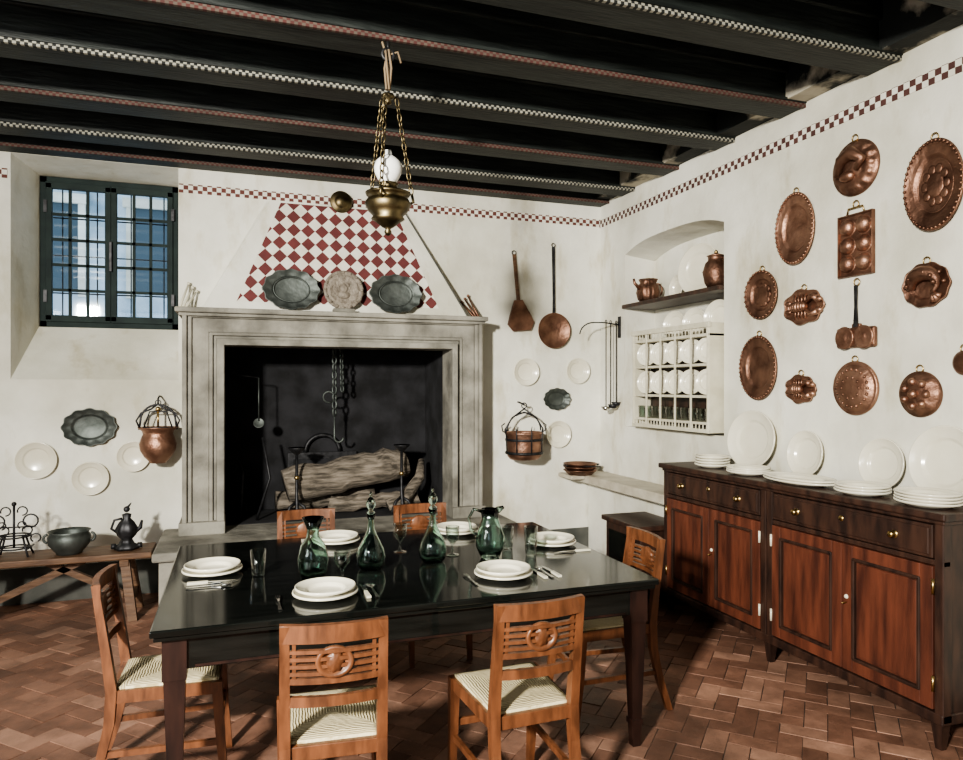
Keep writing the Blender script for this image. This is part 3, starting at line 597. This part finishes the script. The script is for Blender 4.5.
# ---------------------------------------------------------------- chair
def bow(z,x,dep=.03): return -.0-(z-.45)*.13-dep*(1-(x/.17)**2)
b=B(); PX=.160
for s in(-1,1):
    b.bar([(s*PX,-.10,0),(s*PX,-.045,.16),(s*PX,-.008,.32),(s*PX,0,.45),(s*PX,-.022,.62),(s*PX,-.058,.87)],(1,0,0),(0,1,0),[.028,.032,.034,.036,.034,.030],[.03,.034,.038,.04,.034,.026],CHERRY)
    b.bar([(s*.18,.425,0),(s*.18,.405,.2),(s*.18,.39,.45)],(1,0,0),(0,1,0),[.026,.034,.040],[.026,.034,.040],CHERRY)
    b.bar([(s*PX,0,.425),(s*.18,.39,.425)],(1,0,0),(0,0,1),.024,.05,CHERRY)
    b.bar([(s*PX,-.03,.20),(s*.178,.405,.20)],(1,0,0),(0,0,1),.018,.024,CHERRY)
def rail(z,h,d=.018,dep=.026,x=.152):
    pts=[]
    for k in range(13):
        X=-x+2*x*k/12; pts.append((X,bow(z,X,dep),z))
    b.bar(pts,(0,1,0),(0,0,1),d,h,CHERRY)
rail(.843,.060,.024,.026,.176); rail(.782,.012); rail(.757,.012); rail(.732,.012); rail(.707,.012); rail(.682,.020); rail(.61,.034)
for s in(-1,1): b.bar([(s*.13,bow(.67,.14),.67),(s*.13,bow(.82,.14),.82)],(1,0,0),(0,1,0),.012,.014,CHERRY)
b.box(-.162,.162,-.012,.012,.40,.45,CHERRY,.003); b.box(-.18,.18,.38,.402,.40,.45,CHERRY,.003); b.box(-.175,.175,.395,.413,.24,.27,CHERRY,.003)
M=T((0,bow(.745,0)-.004,.745))@R(pi/2,'X')
b.lathe([(0,-.010),(.040,-.010),(.044,0),(.056,.004),(.060,0),(.060,-.012),(.05,-.018),(0,-.018)],CHERRY,M,28,sx=1.05,sy=.88)
b.lathe([(0,.006),(.018,.004),(.036,-.002),(.038,-.006)],CHERRY,M,28,sx=.75,sy=.95,n=7,amp=.08)
M2=M@R(pi,'Y'); b.lathe([(0,.02),(.018,.018),(.036,.014),(.038,.01)],CHERRY,M2,28,sx=.8)
t=bmesh.new(); n=12; g=[]
for i in range(n+1):
    r_=[]
    for j in range(n+1):
        u=i/n;v=j/n; w=.158+.020*v; x=(-1+2*u)*w; y=.012+.385*v
        hh=.010*min(1,min(u,1-u,v,1-v)*8)-.008*max(0,1-2*max(abs(u-.5),abs(v-.5))*1.3)
        r_.append(t.verts.new((x,y,.452+hh+.008)))
    g.append(r_)
for i in range(n):
    for j in range(n): t.faces.new((g[i][j],g[i+1][j],g[i+1][j+1],g[i][j+1]))
e=bmesh.ops.extrude_face_region(t,geom=t.faces[:])
for q in [x for x in e['geom'] if isinstance(x,bmesh.types.BMVert)]: q.co.z-=.030
b.add(t,RUSH,None,True)
chair=b.done('dining_chair',T((.315,2.42,0))@R(-.09,'Z'))
inst('dining_chair',chair,T((1.045,2.41,0))@R(.03,'Z'))
inst('dining_chair',chair,T((-.455,3.27,0))@R(-pi/2-.03,'Z'))
inst('dining_chair',chair,T((2.00,3.26,0))@R(pi/2-.05,'Z'))
inst('dining_chair',chair,T((.42,4.50,0))@R(pi,'Z'))
inst('dining_chair',chair,T((1.15,4.48,0))@R(pi+.02,'Z'))
# ---------------------------------------------------------------- tableware
TZ=.7755
for x,y,n in((-.10,3.54,2),(.355,3.00,2),(.53,4.0,2),(1.165,3.04,2),(1.24,4.02,2),(1.65,3.56,2)):
    b=B(); dish(b,.135,.135,CERAM,.022,seg=48); dish(b,.125,.125,CERAM,.03,M=T((0,0,.012)),seg=48); b.done('dinner_plate',T((x,y,TZ-.001)))
def decanter(M):
    b=B(); P=[(0,.004),(.048,0),(.064,.02),(.070,.06),(.060,.10),(.035,.15),(.018,.19),(.015,.235),(.024,.262)]
    inn=[(max(r-.004,0),z) for r,z in P[::-1]]; inn[-1]=(0,.012); inn[-2]=(.044,.010); inn[-3]=(.059,.026)
    b.lathe(P+inn,GREEN,seg=36)
    b.lathe([(0,.235),(.010,.235),(.013,.262),(.022,.268),(.010,.28),(.022,.30),(.024,.315),(.012,.338),(.005,.345),(.009,.355),(0,.375)],GREEN,seg=24)
    return b.done('glass_decanter',M)
decanter(T((.613,3.37,TZ))); decanter(T((.93,3.41,TZ)))
b=B(); P=[(0,.004),(.05,0),(.066,.03),(.070,.09),(.055,.15),(.030,.185),(.026,.22),(.05,.275)]
inn=[(max(r-.004,0),z) for r,z in P[::-1]]; inn[-1]=(0,.012); inn[-2]=(.046,.010)
b.lathe(P+inn,GREEN,seg=36); b.done('glass_carafe',T((.335,3.30,TZ)))
b=B(); P=[(0,.004),(.045,0),(.050,.01),(.072,.06),(.075,.11),(.055,.16),(.042,.20),(.048,.25)]
inn=[(max(r-.004,0),z) for r,z in P[::-1]]; inn[-1]=(0,.014); inn[-2]=(.040,.012)
b.lathe(P+inn,GREEN,seg=36); b.tube([(.045,0,.235),(.085,0,.245),(.11,0,.20),(.10,0,.14),(.068,0,.11)],.008,GREEN,seg=10); b.tube([(-.04,0,.245),(-.07,0,.262)],[.018,.008],GREEN); b.done('glass_jug',T((1.225,3.385,TZ))@R(2.6,'Z'))
def tumbler(x,y,h=.12,r=.036,m=CLEAR):
    b=B(); b.lathe([(0,.003),(r*.7,0),(r*.78,.01),(r,h),(r-.003,h),(r*.72,.014),(0,.012)],m,seg=28); b.done('drinking_glass',T((x,y,TZ)))
def goblet(x,y,h=.15):
    b=B(); b.lathe([(0,.0),(.034,.0),(.033,.004),(.006,.012),(.005,.05),(.012,.06),(.034,.09),(.036,h),(.034,h),(.032,.092),(.010,.066),(0,.064)],CLEAR,seg=28); b.done('wine_glass',T((x,y,TZ)))
tumbler(.10,3.42); tumbler(1.44,3.36,.15); goblet(1.06,3.50); goblet(.45,3.18,.14); tumbler(1.38,3.54,.12); goblet(.82,3.66,.15)
def fork(b,M):
    b.bar([(0,0,.004),(0,.10,.006),(0,.125,.010)],(1,0,0),(0,0,1),[.014,.007,.012],.003,STEEL,M)
    for k in(-1,0,1): b.bar([(k*.004,.122,.010),(k*.0075,.14,.010),(k*.0075,.185,.006)],(1,0,0),(0,0,1),.003,.003,STEEL,M)
def knife(b,M): b.bar([(0,0,.006),(0,.085,.006)],(1,0,0),(0,0,1),[.018,.013],.010,CREAMP,M); b.bar([(0,.085,.006),(.003,.15,.005),(-.004,.21,.004)],(1,0,0),(0,0,1),[.014,.020,.004],.002,STEEL,M)
def spoon(b,M): b.bar([(0,0,.004),(0,.12,.006),(0,.14,.009)],(1,0,0),(0,0,1),[.014,.006,.008],.003,STEEL,M); b.ball((0,.165,.009),.022,STEEL,M,sc=(.8,1.3,.22))
b=B(); fork(b,T((.355-.19,2.86,TZ))); b.done('table_fork')
b=B(); knife(b,T((.355+.165,2.90,TZ))); spoon(b,T((.355+.20,2.90,TZ))); b.done('knife_and_spoon')
b=B(); fork(b,T((1.165-.165,2.93,TZ))); b.done('table_fork')
b=B(); knife(b,T((1.165+.165,2.93,TZ))); spoon(b,T((1.165+.20,2.93,TZ))); knife(b,T((1.165+.235,2.93,TZ))); b.done('knife_and_spoon')
b=B(); knife(b,T((-.20,3.36,TZ))@R(-pi/2,'Z')); fork(b,T((-.20,3.325,TZ))@R(-pi/2,'Z')); spoon(b,T((-.20,3.29,TZ))@R(-pi/2,'Z')); b.done('cutlery_set')
b=B(); knife(b,T((1.78,3.36,TZ))@R(pi/2,'Z')); fork(b,T((1.78,3.74,TZ))@R(pi/2,'Z')); b.done('cutlery_set')
b=B(); knife(b,T((.36,4.1,TZ))@R(pi,'Z')); fork(b,T((.70,4.1,TZ))@R(pi,'Z')); b.done('cutlery_set')
# ---------------------------------------------------------------- hanging lamp
b=B()
b.tube([(0,0,3.41),(0,0,3.36)],.008,IRON); b.tube(arc((0,0,3.34),.03,90,400,12),.008,IRON)
for k in range(4): b.tube([(.012*math.cos(k*1.6),.012*math.sin(k*1.6),3.36),(.018*math.cos(k*1.6+1),.018*math.sin(k*1.6+1),3.27),(.010*math.cos(k*1.6+2),.01*math.sin(k*1.6+2),3.16)],.006,ROPE,seg=6)
b.tube([(.01,0,3.34),(.05,0,3.36),(.07,.01,3.31)],.006,ROPE,seg=6); b.tube([(-.01,0,3.34),(-.03,0,3.40)],.006,ROPE,seg=6)
b.lathe([(0,3.14),(.03,3.135),(.035,3.12),(.012,3.11),(.02,3.09),(0,3.08)],BRONZE,seg=20)
for k in range(3):
    a=2*pi*k/3+.05; c,s=math.cos(a),math.sin(a)
    b.tube([(.02*c,.02*s,3.12),(.045*c,.045*s,3.125)],.005,BRONZE,seg=6)
    chain(b,(.045*c,.045*s,3.12),(.125*c,.125*s,2.64),BRONZE,.045,.004,.5)
    b.tube([(.125*c,.125*s,2.64),(.135*c,.135*s,2.60),(.11*c,.11*s,2.585)],.008,BRONZE)
b.lathe([(0,2.415),(.012,2.42),(.02,2.435),(.012,2.45),(.03,2.46),(.06,2.485),(.085,2.50),(.075,2.515),(.10,2.54),(.118,2.575),(.105,2.60),(.07,2.61),(.11,2.62),(.115,2.632),(.08,2.64),(.05,2.645),(.045,2.67),(.055,2.68),(.03,2.69),(0,2.69)],BRONZE,seg=36)
b.lathe([(.03,2.68),(.035,2.685),(.05,2.70),(.066,2.73),(.072,2.76),(.064,2.79),(.045,2.81),(.022,2.825),(.018,2.85),(.015,2.85)],MILK,seg=32)
b.done('hanging_oil_lamp',T((.735,3.56,0)))
# ---------------------------------------------------------------- lights
def area(name,loc,tgt,sx,sy,e,c=(1,1,1),spread=None):
    l=bpy.data.lights.new(name,'AREA'); l.shape='RECTANGLE'; l.size=sx; l.size_y=sy; l.energy=e; l.color=c
    if spread: l.spread=math.radians(spread)
    o=bpy.data.objects.new(name,l); scene.collection.objects.link(o); o.location=loc
    o.rotation_euler=(Vector(tgt)-Vector(loc)).to_track_quat('-Z','Y').to_euler(); return o
area('added_key_light',(-2.5,-1.1,2.9),(2.1,5.2,1.35),.35,.35,275,(1,.96,.855),95)  # added area lamp, key from behind left, set inside the room
area('added_fill_light',(-3.05,.9,2.1),(2.5,4.0,1.0),1.3,1.5,52,(1,.975,.91))  # added area lamp for fill, in front of the added left opening
w=bpy.data.worlds.new('world'); scene.world=w; w.use_nodes=True
bg=w.node_tree.nodes['Background']; bg.inputs[0].default_value=(.78,.88,1,1); bg.inputs[1].default_value=2.1
# ---------------------------------------------------------------- camera
cd=bpy.data.cameras.new('camera'); cam=bpy.data.objects.new('camera',cd); scene.collection.objects.link(cam)
cam.location=(0,0,1.65); cam.rotation_euler=(pi/2,0,-math.radians(19.2)); cd.sensor_width=36; cd.lens=707/963*36; cd.shift_y=6/963
scene.camera=cam
scene.view_settings.view_transform='AgX'
try: scene.view_settings.look='AgX - Medium High Contrast'
except Exception: pass
scene.view_settings.exposure=.08
